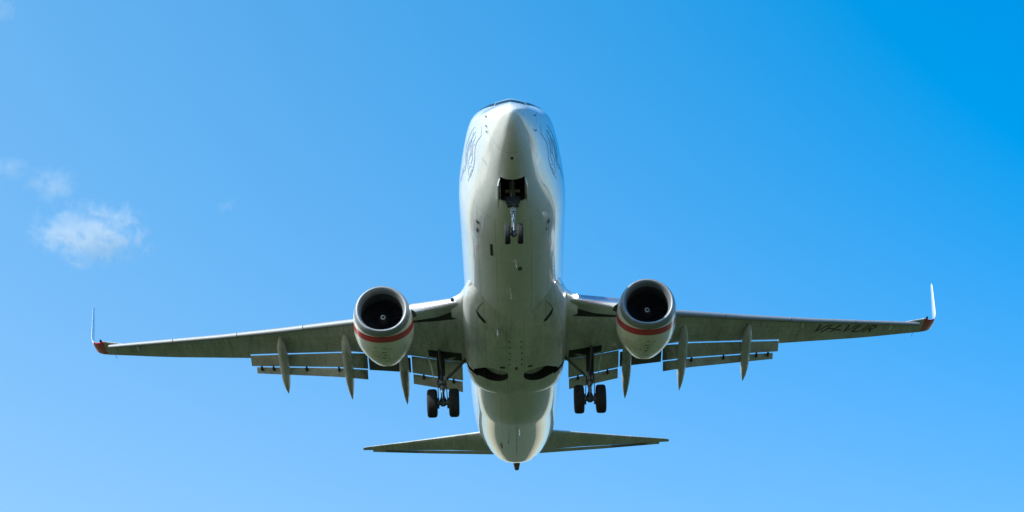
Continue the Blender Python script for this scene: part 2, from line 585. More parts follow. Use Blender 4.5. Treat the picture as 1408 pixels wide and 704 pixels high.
def nose_details():
    # cockpit panes: one front and two side panes each side
    for s in (-1, 1):
        skin_patch('windshield', [(2.02, 180 - s * 2.0), (2.48, 180 - s * 2.0), (2.64, 180 - s * 34.5), (2.12, 180 - s * 41.5)][::1], MAT['glass'], fz, nu=6, nv=8)
        skin_patch('side_window', [(2.16, 180 - s * 43), (2.68, 180 - s * 35.5), (3.22, 180 - s * 46), (2.90, 180 - s * 60)], MAT['glass'], fz)
        skin_patch('side_window', [(2.99, 180 - s * 60), (3.30, 180 - s * 47), (3.72, 180 - s * 53), (3.62, 180 - s * 60)], MAT['glass'], fz)
    # pitot probes and vanes
    for yy, th in ((1.2, 87), (1.31, 74), (1.42, 67)):
        for s in (-1, 1):
            if s == 1 and yy == 1.31:
                continue
            a = fus(yy, R(s * th))
            b = fus(yy, R(s * th), 0.035)
            g = G().tube([a, b, b + Vector((0, -0.07, 0))], [0.02, 0.016, 0.012], 8)
            g.build('pitot_probe', MAT['grease'], fz)
    # decorative line motif behind the cockpit
    for s in (-1, 1):
        g = G()
        def st(pts, wd):
            fa = pchip(list(range(len(pts))), [p[0] for p in pts])
            fb = pchip(list(range(len(pts))), [p[1] for p in pts])
            n = 6 * (len(pts) - 1)
            skin_stroke(g, [(fa(i * (len(pts) - 1) / n), s * fb(i * (len(pts) - 1) / n)) for i in range(n + 1)], wd)
        st([(1.75, 80), (2.0, 71), (2.7, 69.5), (3.2, 66), (3.5, 63), (4.0, 62), (4.65, 63.5)], 0.04)
        st([(2.5, 84), (3.4, 82.8), (4.1, 84), (4.45, 81.5), (4.65, 77.5), (4.9, 75.5), (5.3, 79), (5.85, 82.5)], 0.055)
        st([(2.45, 79), (3.1, 78), (3.7, 78), (4.1, 77), (4.5, 74)], 0.06)
        st([(3.94, 61), (4.05, 64), (4.25, 67.5), (4.55, 69), (4.75, 67)], 0.04)
        st([(2.5, 76), (2.8, 74), (3.3, 73.5), (3.6, 70), (3.8, 70.5)], 0.035)
        st([(2.7, 81), (3.2, 76.5), (3.6, 75), (3.75, 71.5), (4.1, 72), (4.4, 70)], 0.04)
        st([(2.9, 71), (3.25, 71.5), (3.5, 68.5), (3.75, 66.5), (4.1, 67)], 0.03)
        st([(3.5, 80), (3.9, 80), (4.3, 78.5), (4.5, 75.5), (4.65, 72)], 0.05)
        st([(4.1, 62.5), (4.3, 64), (4.8, 65), (5.1, 66.5)], 0.03)
        st([(4.9, 78), (5.2, 80), (5.6, 81), (6.1, 83)], 0.035)
        g.build('painted_motif', MAT['ink'], fz)
    # small belly items: antennas, drain masts, access panels, vents
    def blade(y, th, h, c, mat='white'):
        a = fus(y, R(th))
        n = (fus(y, R(th), 0.1) - a).normalized()
        g = G()
        rings = []
        for q, sc_, dy in ((-0.02, 1, 0), (0.6, 0.8, 0.08), (1.0, 0.55, 0.16)):
            p = a + n * h * q + Vector((0, dy, 0))
            t_ = n.cross(Vector((0, 1, 0))).normalized()
            rings.append([p + Vector((0, -c / 2 * sc_, 0)), p + t_ * 0.018, p + Vector((0, c / 2 * sc_, 0)), p - t_ * 0.018])
        g.loft(rings)
        g.build('blade_antenna', MAT[mat], fz, smooth=False)
    blade(8.6, 2, 0.24, 0.32)
    blade(11.2, -3, 0.28, 0.34)
    blade(26.6, 3, 0.25, 0.30)
    blade(29.3, -10, 0.16, 0.2, 'black')
    for y0, th0, y1, th1, mt in ((7.55, -25, 8.5, -22, 'black'), (1.52, -2.2, 1.64, 2.2, 'black'), (6.4, -44, 6.6, -40, 'grease'), (6.95, -43, 7.2, -40, 'grease'),
                                 (6.45, 40, 6.7, 43.5, 'grease'), (6.9, 37, 7.05, 39, 'grease'), (9.2, 4, 9.5, 8, 'grease'), (30.9, -23, 32.3, -20.5, 'black'),
                                 (36.6, -66, 36.9, -40, 'black'), (36.2, 48, 36.9, 54, 'grease')):
        skin_patch('access_panel', [(y0, th0), (y0, th1), (y1, th1), (y1, th0)], MAT[mt], fz, nu=4, nv=4)
    skin_patch('belly_seam', [(24.4, -0.3), (24.4, 0.3), (33.5, 0.4), (33.5, -0.4)], MAT['seam'], fz, nu=2, nv=12, out=0.003)
    # APU exhaust at the tail end
    g = G()
    g.tube([(0, 37.85, 1.30), (0, 38.1, 1.14), (0, 38.55, 0.92)], [0.19, 0.185, 0.11], 20)
    g.build('tail_exhaust', MAT['exhaust'], fz)
nose_details()

# ------------------------------------------------------------------ wing to body fairing
def fairing():
    tab = [(12.3, 1.55, -1.70), (13.2, 1.84, -1.90), (13.9, 1.93, -2.03), (14.6, 1.97, -2.13), (16, 1.99, -2.20), (18, 1.99, -2.22), (19.6, 1.98, -2.21),
           (20.6, 1.94, -2.17), (21.2, 1.87, -2.08), (21.6, 1.79, -1.96), (21.9, 1.68, -1.80)]
    fw, fb = pchip([r[0] for r in tab], [r[1] for r in tab]), pchip([r[0] for r in tab], [r[2] for r in tab])
    rings = []
    n = 60
    for i in range(65):
        y = 12.3 + (21.9 - 12.3) * i / 64
        W, B = fw(y), fb(y)
        zc = -0.95
        ring = []
        for k in range(n + 1):
            th = R(-90 + 180 * k / n)
            cx, cz = math.sin(th), math.cos(th)
            ring.append((W * math.copysign(abs(cx) ** 0.80, cx), y, zc - (zc - B) * abs(cz) ** 0.80))
        ring += [(W * 0.8, y, -0.55), (-W * 0.8, y, -0.55)]
        rings.append(ring)
    g = G().loft(rings)
    o = g.build('belly_fairing', [MAT['fairing'], MAT['dark']], air, angle=45)
    bpy.context.view_layer.update()
    # open wheel wells: an eye-shaped well and the slot of its leg, each side
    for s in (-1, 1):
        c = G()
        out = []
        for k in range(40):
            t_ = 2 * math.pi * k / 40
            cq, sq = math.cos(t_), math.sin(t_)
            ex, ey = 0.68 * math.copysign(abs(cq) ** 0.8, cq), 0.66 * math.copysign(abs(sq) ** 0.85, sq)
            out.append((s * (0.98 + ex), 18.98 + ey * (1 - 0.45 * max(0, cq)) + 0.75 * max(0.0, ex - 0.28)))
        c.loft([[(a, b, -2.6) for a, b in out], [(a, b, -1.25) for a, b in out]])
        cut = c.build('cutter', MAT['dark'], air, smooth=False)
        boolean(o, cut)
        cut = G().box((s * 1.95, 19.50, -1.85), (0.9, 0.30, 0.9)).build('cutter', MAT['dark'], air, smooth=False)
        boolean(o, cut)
    # cooling air inlets at the front and vents
    def low(x, y):
        W, B = fw(y), fb(y)
        return -0.95 + (B + 0.95) * max(0, 1 - (abs(x) / W) ** 2.5) ** 0.4
    for s in (-1, 1):
        def flush(pts, up):
            v = [Vector((s * a, b, low(a, b) - up)) for a, b in pts]
            return [v, [p + Vector((0, 0, 0.03)) for p in v]]
        G().loft(flush([(1.45, 13.55), (1.38, 13.60), (1.22, 13.90), (1.10, 14.08), (1.08, 14.22), (1.19, 14.20), (1.38, 13.90)], 0.012)).build('air_inlet', MAT['black'], o, smooth=False)  # flush black patch paints the shaded mouth of the inlet
        G().loft(flush([(1.195, 12.9), (1.175, 12.9), (1.315, 13.2), (1.415, 13.56), (1.445, 13.54), (1.34, 13.2)], 0.016)).build('inlet_seam', MAT['seam'], o, smooth=False)
    def spot(name, x, y, dx, dy, mat):
        v = [(x - dx, y - dy, low(x - dx, y - dy) - 0.005), (x + dx, y - dy, low(x + dx, y - dy) - 0.005), (x + dx, y + dy, low(x + dx, y + dy) - 0.005), (x - dx, y + dy, low(x - dx, y + dy) - 0.005)]
        v2 = [(a, b, c + 0.02) for a, b, c in v]
        G().loft([v, v2]).build(name, MAT[mat], o, smooth=False)
    spot('vent', -0.97, 14.62, 0.16, 0.14, 'wing')
    spot('vent', 0.86, 14.5, 0.12, 0.09, 'wing')
    spot('access_panel', -0.52, 18.12, 0.10, 0.10, 'black')
    spot('access_panel', 0.56, 18.05, 0.09, 0.08, 'black')
    spot('access_panel', 0.02, 18.2, 0.05, 0.13, 'black')
    for yy in (15.6, 16.1, 16.7, 17.3, 17.8):
        for xx in (-0.22, 0.24):
            spot('access_panel', xx + random.uniform(-.02, .02), yy, 0.03, 0.06, 'grease')
    G().tube([(-0.66, 14.5, -2.1), (-0.66, 14.6, -2.32), (-0.66, 14.78, -2.34)], [0.03, 0.028, 0.02], 8).build('drain_mast', MAT['white'], o)
    return o
fairing()

# ------------------------------------------------------------------ wings
def zp(x):                       # wing reference height, dihedral and flight bend together
    return -1.25 + 0.161 * abs(x)
slat_le = lin([(1.0, 13.6), (1.9, 14.15), (4.0, 15.5), (5.7, 17.0), (6.33, 17.38), (9.37, 19.20), (12.0, 20.68), (17.05, 23.3)])
wing_le = lin([(1.0, 13.95), (1.9, 14.6), (4.0, 15.95), (5.4, 17.15), (6.33, 17.75), (12.0, 21.02), (16.9, 23.56), (17.05, 23.12)])
wing_te = lin([(1.0, 20.6), (1.9, 20.5), (4.15, 20.4), (6.6, 20.8), (9.28, 21.85), (10.84, 22.47), (10.86, 22.86), (14.5, 23.95), (17.05, 24.50)])
wing_tc = lin([(1.0, 0.125), (6.0, 0.105), (17.05, 0.095)])
XC = [0, 0.004, 0.012, 0.03, 0.06, 0.1, 0.16, 0.24, 0.34, 0.46, 0.58, 0.70, 0.82, 0.92, 1.0]
def thick(u):
    return 5 * (0.2969 * math.sqrt(u) - 0.126 * u - 0.3516 * u**2 + 0.2843 * u**3 - 0.1015 * u**4)
def section(p, chord, tc, up, incid=0.0, fwd=None, te=0.012):
    """airfoil ring: p leading edge, up thickness direction, incid nose-up radians"""
    f = Vector((0, 1, 0))
    up = Vector(up)
    d = f * math.cos(incid) - up * math.sin(incid)
    n = f * math.sin(incid) + up * math.cos(incid)
    ring = [p + d * chord * u + n * chord * (tc * thick(u) * 1.15 + te * 0.5 * u) for u in reversed(XC)]
    ring += [p + d * chord * u - n * chord * (tc * thick(u) * 0.85 + te * 0.5 * u) for u in XC[1:]]
    return ring

def flap_ring(x, y, z, L, defl, t=0.14):
    return section(Vector((x, y, z)), L, t, (0, 0, 1), -defl * -1, te=0.02)

def wing(s):
    st = [1.2, 1.9, 2.6, 3.4, 4.15, 5.0, 5.8, 6.6, 7.6, 8.6, 9.6, 10.84, 10.86, 12, 13, 14, 15, 16, 17.05]
    rings = []
    for x in st:
        le, te = wing_le(x), wing_te(x)
        z = zp(x)
        rings.append(section(Vector((s * x, le, z)), te - le, wing_tc(x), (0, 0, 1), R(0.3), te=0.016))
    g = G().loft(rings)
    o = g.build('wing', MAT['wing'], air, angle=30)
    rg = []
    for x, le, tcg in ((1.45, 11.7, 0.105), (1.62, 12.25, 0.11), (1.78, 12.95, 0.12), (1.90, 13.5, 0.13), (2.02, 13.95, 0.14), (2.18, 14.25, 0.145), (2.4, 14.52, 0.14)):
        c_ = 18.5 - le
        rg.append(section(Vector((s * x, le, zp(x) + 0.0)), c_, tcg, (0, 0, 1), R(0.3), te=0.01))
    G().loft(rg).build('wing_root_fillet', MAT['white'], o, angle=40)
    # slats: four drooped nose sections outboard of the engine
    prof = [(0.78, 0.06), (0.62, 0.085), (0.45, 0.10), (0.28, 0.095), (0.15, 0.08), (0.06, 0.04), (0.015, -0.01), (0.0, -0.06), (0.02, -0.12), (0.08, -0.165), (0.17, -0.185), (0.25, -0.18), (0.24, -0.15), (0.24, -0.06), (0.33, -0.0), (0.46, 0.02)]
    def slat(xa, xb, zd, droop, name='slat', k0=1.0, k1=1.0):
        gg = G()
        rr = []
        for i in range(7):
            x = xa + (xb - xa) * i / 6
            sc_ = (1.15 - 0.030 * x) * (k0 + (k1 - k0) * i / 6)
            ring = []
            for a, b in prof:
                a2, b2 = a * math.cos(droop) - (b + 0.06) * math.sin(droop) * -1 * 0, b
                ca, sa = math.cos(droop), math.sin(droop)
                a3, b3 = a * ca + (b + .06) * -sa * 0.3, (b + .06) * ca + a * sa
                ring.append((s * x, slat_le(x) + a3 * sc_, zp(x) + zd + b3 * sc_ - 0.06))
            rr.append(ring)
        gg.loft(rr)
        gg.build(name, MAT['slat'], o, angle=40)
    for a, b in ((5.75, 8.35), (8.38, 11.15), (11.18, 13.95), (13.98, 16.85)):
        slat(a, b, -0.09, R(12))
    def wlow(x, y):
        c = wing_te(x) - wing_le(x)
        u = max(0.0, (y - wing_le(x)) / c)
        return zp(x) - c * (wing_tc(x) * thick(u) * 0.85 + 0.008 * u) - 0.0052 * c * u
    k_end = lin([(1.9, 14.72), (2.3, 15.12), (3.0, 15.85), (4.1, 16.62)])
    k_dark = lin([(1.9, 15.42), (2.3, 15.68), (3.0, 16.12), (4.1, 16.74)])
    rr, rd = [], []
    for i in range(12):
        x = 1.92 + (4.1 - 1.92) * i / 11
        le, ye, z = slat_le(x), k_end(x), zp(x)
        zl = wlow(x, ye)
        k = 0.40 + 0.60 * (x - 1.92) / (4.1 - 1.92)
        q = [(le + 0.70, z + 0.22), (le + 0.30, z + 0.18), (le + 0.09, z + 0.11), (le + 0.02, z + 0.03), (le, z - 0.06), (le + 0.01, z - 0.06 - 0.11 * k), (le + 0.04, z - 0.06 - 0.20 * k), (le + 0.09, z - 0.06 - 0.255 * k), (le + 0.17, z - 0.06 - 0.275 * k)]
        q += [(le + 0.17 + (ye - le - 0.17) * u, z - 0.06 - 0.275 * k + (zl - 0.01 - z + 0.06 + 0.275 * k) * u) for u in (0.3, 0.6, 1.0)]
        q += [(ye, zl + 0.04), (le + 0.5, z)]
        rr.append([(s * x, a, b) for a, b in q])
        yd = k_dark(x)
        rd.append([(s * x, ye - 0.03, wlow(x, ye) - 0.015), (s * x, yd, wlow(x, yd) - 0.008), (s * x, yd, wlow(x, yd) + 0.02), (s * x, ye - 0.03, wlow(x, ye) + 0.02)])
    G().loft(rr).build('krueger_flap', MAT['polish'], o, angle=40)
    G().loft(rd).build('nose_cavity_shade', MAT['dark'], o, angle=30)  # thin dark sheet under the wing paints the recess shade; nothing is hollow
    # trailing edge flaps: a main panel and an aft panel behind a slot
    def flap_pair(xa, xb, La, Lb, aa, ab, xa2, xb2, d1, d2, names=('main_flap', 'aft_flap')):
        r1, r2 = [], []
        for i in range(5):
            u = i / 4
            x = xa + (xb - xa) * u
            L = La + (Lb - La) * u
            y0, z0 = wing_te(x) - 0.02, zp(x) - 0.10
            r1.append(section(Vector((s * x, y0, z0)), L, 0.16, (0, 0, 1), d1, te=0.02))
            x2 = xa2 + (xb2 - xa2) * u
            L_ = La + (Lb - La) * (x2 - xa) / (xb - xa)
            A = aa + (ab - aa) * u
            yy, zz = wing_te(x2) - 0.02 + L_ * math.cos(d1) - 0.02, zp(x2) - 0.10 - L_ * math.sin(d1) - 0.062
            r2.append(section(Vector((s * x2, yy, zz)), A, 0.17, (0, 0, 1), d2, te=0.02))
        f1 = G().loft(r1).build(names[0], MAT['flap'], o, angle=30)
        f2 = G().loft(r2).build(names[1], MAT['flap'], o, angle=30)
        return f1
    flap_pair(5.95, 10.84, 0.84, 0.58, 0.46, 0.30, 5.97, 10.62, R(24), R(36))
    flap_pair(2.12, 4.15, 0.96, 0.92, 0.50, 0.46, 2.14, 4.12, R(24), R(36))
    # short panel in the engine wake, darker than the other flaps
    r1 = []
    for x in (4.2, 5.0, 5.9):
        r1.append(section(Vector((s * x, wing_te(x) - 0.05, zp(x) - 0.19)), 0.95, 0.13, (0, 0, 1), R(15), te=0.02))
    G().loft(r1).build('exhaust_gate', MAT['grease'], o, angle=30)
    # hinge brackets across the slots
    for x in (10.4, 9.9, 8.5, 7.15, 3.7, 2.5):
        L = 0.84 + (0.58 - 0.84) * (x - 5.95) / 4.89 if x > 5 else 0.94
        y0, z0 = wing_te(x) + L * math.cos(R(24)) - 0.05, zp(x) - 0.10 - L * math.sin(R(24)) - 0.10
        G().tube([(s * x, y0 - 0.16, z0 + 0.0), (s * x, y0 + 0.02, z0 - 0.05), (s * x, y0 + 0.16, z0 - 0.05)], [0.04, 0.06, 0.03], 8).build('flap_hinge', MAT['black'], o)
    # canoe shaped fairings over the flap tracks
    for x, ln, tip in ((9.40, 1.0, 23.95), (6.74, 1.05, 23.75), (4.47, 1.05, 23.55)):
        z0 = zp(x)
        y0 = wing_te(x) - 2.0
        path = [(y0, z0 - 0.10, 0.02, 0.02), (y0 + 0.18, z0 - 0.20, 0.09, 0.11), (y0 + 0.6, z0 - 0.27, 0.16, 0.20), (y0 + 1.3, z0 - 0.33, 0.19, 0.26), (y0 + 2.0, z0 - 0.42, 0.195, 0.28)]
        ye, ze = tip, z0 - 0.98
        ya, za = path[-1][0], path[-1][1]
        for u, a, b in ((0.25, 0.19, 0.27), (0.5, 0.165, 0.23), (0.7, 0.12, 0.17), (0.88, 0.06, 0.09), (1.0, 0.008, 0.012)):
            path.append((ya + (ye - ya) * u, za + (ze - za) * u - 0.05 * math.sin(math.pi * u), a, b))
        rr = [[(s * x + a * math.cos(2 * math.pi * k / 20), y, z + b * math.sin(2 * math.pi * k / 20)) for k in range(20)] for y, z, a, b in path]
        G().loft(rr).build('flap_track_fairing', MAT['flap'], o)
    # wing tip fairing (red) and blended winglet (white)
    W = [(17.05, 1.495, 23.12, 1.38, 9), (17.25, 1.535, 23.33, 1.22, 14), (17.42, 1.60, 23.50, 1.10, 26), (17.55, 1.70, 23.64, 1.02, 44), (17.64, 1.85, 23.78, 0.96, 62), (17.70, 2.05, 23.92, 0.90, 76),
         (17.74, 2.4, 24.10, 0.82, 83), (17.80, 3.0, 24.42, 0.68, 85), (17.87, 3.7, 24.80, 0.50, 85), (17.885, 3.9, 24.98, 0.34, 85), (17.89, 3.97, 25.12, 0.16, 85)]
    def wr(q):
        x, z, y, c, cant = q
        return section(Vector((s * x, y, z)), c, 0.085, (-s * math.sin(R(cant)), 0, math.cos(R(cant))), R(0.2), te=0.012)
    G().loft([wr(q) for q in W[:4]]).build('wingtip_fairing', MAT['red'], o, angle=30)
    G().loft([wr(q) for q in W[3:]]).build('winglet', MAT['white'], o, angle=30)
    G().box((s * 16.75, 24.62, zp(16.75) - 0.02), (0.012, 0.42, 0.012)).build('static_wick', MAT['black'], o, smooth=False)
    # navigation / anti collision lens at the tip and small bumps under the nose line
    G().lathe([(-0.22, 0.01), (-0.12, 0.05), (0.1, 0.05), (0.3, 0.01)], (s * 17.18, 23.28, 1.56), 'Y', 12).build('navigation_light', MAT['glass'], o)
    for x in (15.6, 11.7):
        G().lathe([(-0.3, 0.01), (-0.15, 0.05), (0.15, 0.05), (0.3, 0.01)], (s * x, wing_le(x) + 0.28, zp(x) - 0.10), 'Y', 12).build('slat_track_fairing', MAT['white'], o)
    # landing light lenses in the inboard nose; one glows for a sun glint
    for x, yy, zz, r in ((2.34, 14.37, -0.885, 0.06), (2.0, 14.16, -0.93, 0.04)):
        G().lathe([(-0.03, 0.004), (-0.022, r * 0.7), (0.0, r), (0.05, r * 1.15), (0.14, r * 1.1)], (s * x, yy, zz), 'Y', 18).build('landing_light', MAT['glint'] if s > 0 and r > 0.05 else MAT['glass'], o)
    return o
wings = {s: wing(s) for s in (-1, 1)}

# registration under the left wing (right hand in the picture)
def registration():
    cu = bpy.data.curves.new('registration', 'FONT')
    cu.body = 'VH-VUR'
    cu.size = 1.0
    cu.align_x = 'LEFT'
    cu.resolution_u = 6
    cu.offset = 0.008
    tmp = bpy.data.objects.new('tmp', cu)
    col.objects.link(tmp)
    dg = bpy.context.evaluated_depsgraph_get()
    dg.update()
    me = bpy.data.meshes.new_from_object(tmp.evaluated_get(dg))
    bpy.data.objects.remove(tmp)
    xs = [v.co.x for v in me.vertices]
    ys = [v.co.y for v in me.vertices]
    x0, x1, y0, y1 = min(xs), max(xs), min(ys), max(ys)
    wm = wings[1].data
    bv = BVHTree.FromPolygons([v.co for v in wm.vertices], [p.vertices for p in wm.polygons])
    A, B, C, D = Vector((12.06, 22.10)), Vector((14.8, 23.40)), Vector((15.20, 22.86)), Vector((12.46, 21.50))   # bottom left, bottom right, top right, top left
    bm = bmesh.new()
    bm.from_mesh(me)
    bmesh.ops.triangulate(bm, faces=bm.faces)
    for _ in range(3):
        bmesh.ops.subdivide_edges(bm, edges=[e for e in bm.edges if e.calc_length() > 0.09], cuts=1)
        bmesh.ops.triangulate(bm, faces=bm.faces)
    for v in bm.verts:
        u, q = (v.co.x - x0) / (x1 - x0), (v.co.y - y0) / (y1 - y0)
        P = A.lerp(B, u).lerp(D.lerp(C, u), q)
        hit = bv.ray_cast(Vector((P.x, P.y, -6)) - OFF, Vector((0, 0, 1)))
        z = hit[0].z if hit[0] else zp(P.x) - OFF.z
        v.co = Vector((P.x - OFF.x, P.y - OFF.y, z - 0.008))
    r = bmesh.ops.extrude_face_region(bm, geom=bm.faces[:])
    for v in [e for e in r['geom'] if isinstance(e, bmesh.types.BMVert)]:
        v.co.z += 0.004
    bm.to_mesh(me)
    bm.free()
    me.materials.clear()
    me.materials.append(MAT['letters'])
    o = link('registration_letters', me, wings[1])
    o['label'] = 'black registration letters reading VH-VUR'
registration()

# ------------------------------------------------------------------ engines
EX, EZ = 4.92, -1.93
def engine(s):
    cx = s * EX
    def ring(y, rx, rt, rb, n=64):
        out = []
        rx, rt, rb = rx * 1.035, rt * 1.02, rb * 1.02
        for k in range(n):
            a = 2 * math.pi * k / n
            c, q = math.cos(a), math.sin(a)
            if q >= 0:
                out.append((cx + rx * c, y, EZ + rt * q))
            else:
                e = 0.93
                out.append((cx + rx * math.copysign(abs(c) ** e, c), y, EZ - rb * abs(q) ** e))
        return out
    g = G()
    g.loft([ring(*r) for r in ((13.02, 1.0, 0.985, 0.97), (13.1, 1.015, 0.995, 0.98), (13.4, 1.05, 1.02, 1.0), (13.9, 1.078, 1.04, 1.015), (14.5, 1.085, 1.05, 1.015), (15.1, 1.045, 1.05, 0.975), (15.6, 0.95, 1.02, 0.91), (16.1, 0.815, 0.98, 0.825), (16.5, 0.67, 0.94, 0.73), (16.51, 0.65, 0.92, 0.71), (16.0, 0.63, 0.8, 0.70))], cap0=False, cap1=False)
    o = g.build('engine_nacelle', MAT['cowl'], air, angle=40)
    # polished lip
    g = G()
    g.loft([ring(*r) for r in ((13.02, 1.0, 0.985, 0.97), (12.93, 0.985, 0.97, 0.955), (12.80, 0.955, 0.94, 0.93), (12.72, 0.925, 0.91, 0.90), (12.685, 0.89, 0.875, 0.87), (12.695, 0.85, 0.835, 0.83), (12.75, 0.81, 0.795, 0.795), (12.88, 0.77, 0.76, 0.76), (13.05, 0.75, 0.745, 0.745))], cap0=False, cap1=False)
    g.build('inlet_lip', MAT['lip'], o, angle=60)
    g = G()
    g.loft([ring(*r) for r in ((13.05, 0.75, 0.745, 0.745), (13.3, 0.755, 0.755, 0.755), (13.62, 0.785, 0.785, 0.785), (13.63, 0.80, 0.80, 0.80), (14.1, 0.80, 0.80, 0.80))], cap0=False, cap1=True)
    g.build('inlet_duct', MAT['barrel'], o, angle=40)
    g = G()
    for k in range(24):
        a0 = 2 * math.pi * k / 24
        rings = []
        for i in range(6):
            r = 0.22 + (0.80 - 0.22) * i / 5
            tw = R(28 + 34 * i / 5)
            hw = 0.085 + 0.055 * i / 5
            rad = Vector((math.cos(a0), 0, math.sin(a0)))
            tan = Vector((-math.sin(a0), 0, math.cos(a0)))
            d = tan * math.sin(tw) + Vector((0, 1, 0)) * math.cos(tw)
            nn = tan * math.cos(tw) - Vector((0, 1, 0)) * math.sin(tw)
            c = Vector((cx, 13.82, EZ)) + rad * r
            rings.append([c - d * hw, c + nn * 0.008, c + d * hw, c - nn * 0.008])
        g.loft(rings)
    g.build('fan', MAT['fan'], o, angle=50)
    G().lathe([(0.0, 0.004), (0.03, 0.035), (0.14, 0.10), (0.28, 0.175), (0.40, 0.23), (0.55, 0.24)], (cx, 13.40, EZ), 'Y', 32).build('spinner', MAT['black'], o)
    g = G()
    pr = [(0.0, 0.004), (0.03, 0.035), (0.14, 0.10), (0.28, 0.175)]
    fr = pchip([p[0] for p in pr], [p[1] for p in pr])
    rings = []
    for i in range(40):
        u = i / 39
        aa = 0.015 + 0.14 * u
        an = 2 * math.pi * 1.25 * u + 0.6
        wd = 0.028 * (1 - 0.6 * u)
        q = []
        for da, dr in ((-wd, 0.004), (wd, 0.004), (wd, -0.004), (-wd, -0.004)):
            a_ = max(0.002, aa + da)
            r = fr(a_) + dr + 0.002
            q.append((cx + r * math.cos(an), 13.40 + a_ - 0.004, EZ + r * math.sin(an)))
        rings.append(q)
    g.loft(rings)
    g.build('spinner_swirl', MAT['white'], o)
    # core exhaust
    G().lathe([(15.6, 0.60), (16.3, 0.56), (17.0, 0.52), (17.35, 0.44), (17.34, 0.40), (16.9, 0.38)], (cx, 0, EZ + 0.04), 'Y', 40).build('exhaust_nozzle', MAT['exhaust'], o)
    G().lathe([(16.8, 0.30), (17.3, 0.26), (17.8, 0.10), (17.9, 0.01)], (cx, 0, EZ + 0.04), 'Y', 28).build('exhaust_plug', MAT['exhaust'], o)
    # pylon
    rr = []
    for y, z0, z1, hw in ((14.2, -0.95, -0.86, 0.06), (14.8, -0.98, -0.62, 0.16), (15.8, -1.2, -0.50, 0.20), (17.2, -1.45, -0.55, 0.20), (18.4, -1.1, -0.62, 0.14), (19.2, -0.78, -0.66, 0.05)):
        rr.append([(cx - hw, y, z0), (cx + hw, y, z0), (cx + hw * 0.9, y, z1 - .05), (cx + hw * 0.4, y, z1), (cx - hw * 0.4, y, z1), (cx - hw * 0.9, y, z1 - .05)])
    G().loft(rr).build('pylon', MAT['white'], o, angle=50)
    # small strake on the inner shoulder
    th = R(22)
    i_ = -s
    base = Vector((cx + i_ * 1.08 * math.cos(th), 13.75, EZ + 1.0 * math.sin(th)))
    d = Vector((i_ * math.cos(th), 0, math.sin(th)))
    t_ = Vector((-d.z, 0, d.x)) * 0.012
    g = G()
    pts = [base + Vector((0, -0.30, 0)) - d * 0.05, base + Vector((0, 0.35, 0)) + d * 0.20, base + Vector((0, 0.75, 0)) + d * 0.24, base + Vector((0, 0.80, 0)) - d * 0.05]
    g.loft([[p + t_ for p in pts], [p - t_ for p in pts]])
    g.build('nacelle_strake', MAT['grease'], o, smooth=False)
    # stencils and latches under the cowl
    def nb(y):
        tab = [(13.1, 0.98), (13.4, 1.0), (13.9, 1.015), (14.5, 1.015), (15.1, 0.985), (15.6, 0.935), (16.1, 0.865)]
        return lin(tab)(y) * 1.02
    for x, y, dx, dy in ((0, 13.02, 0.02, 0.04), (0.02, 14.05, 0.05, 0.03), (0.0, 14.45, 0.09, 0.025), (0.03, 14.72, 0.05, 0.03), (-0.02, 15.05, 0.05, 0.03), (-0.24, 14.9, 0.03, 0.02), (0.22, 14.15, 0.10, 0.012), (-0.3, 14.0, 0.05, 0.015)):
        v = []
        for a, b in ((-dx, -dy), (dx, -dy), (dx, dy), (-dx, dy)):
            xx = x + a
            q = math.sqrt(max(0, 1 - (abs(xx) / 1.09) ** 2.15))
            v.append(Vector((cx + xx, y + b, EZ - nb(y + b) * q ** 0.96 - 0.006)))
        G().loft([v, [p + Vector((0, 0, 0.03)) for p in v]]).build('cowl_latch', MAT['grease'], o, smooth=False)
    return o
for s in (-1, 1):
    engine(s)

# ------------------------------------------------------------------ landing gear
def tyre(g, c, r, wd):
    h = wd / 2
    prof = [(-h * 0.62, r * 0.50), (-h * 0.90, r * 0.62), (-h, r * 0.78), (-h * 0.92, r * 0.91), (-h * 0.66, r * 0.985), (-h * 0.40, r), (-h * 0.38, r * 0.985), (-h * 0.32, r * 0.985), (-h * 0.30, r), (-h * 0.03, r), (0, r * 0.985), (h * 0.03, r),
            (h * 0.30, r), (h * 0.32, r * 0.985), (h * 0.38, r * 0.985), (h * 0.40, r), (h * 0.66, r * 0.985), (h * 0.92, r * 0.91), (h, r * 0.78), (h * 0.90, r * 0.62), (h * 0.62, r * 0.50)]
    g.lathe(prof, c, 'X', 48)

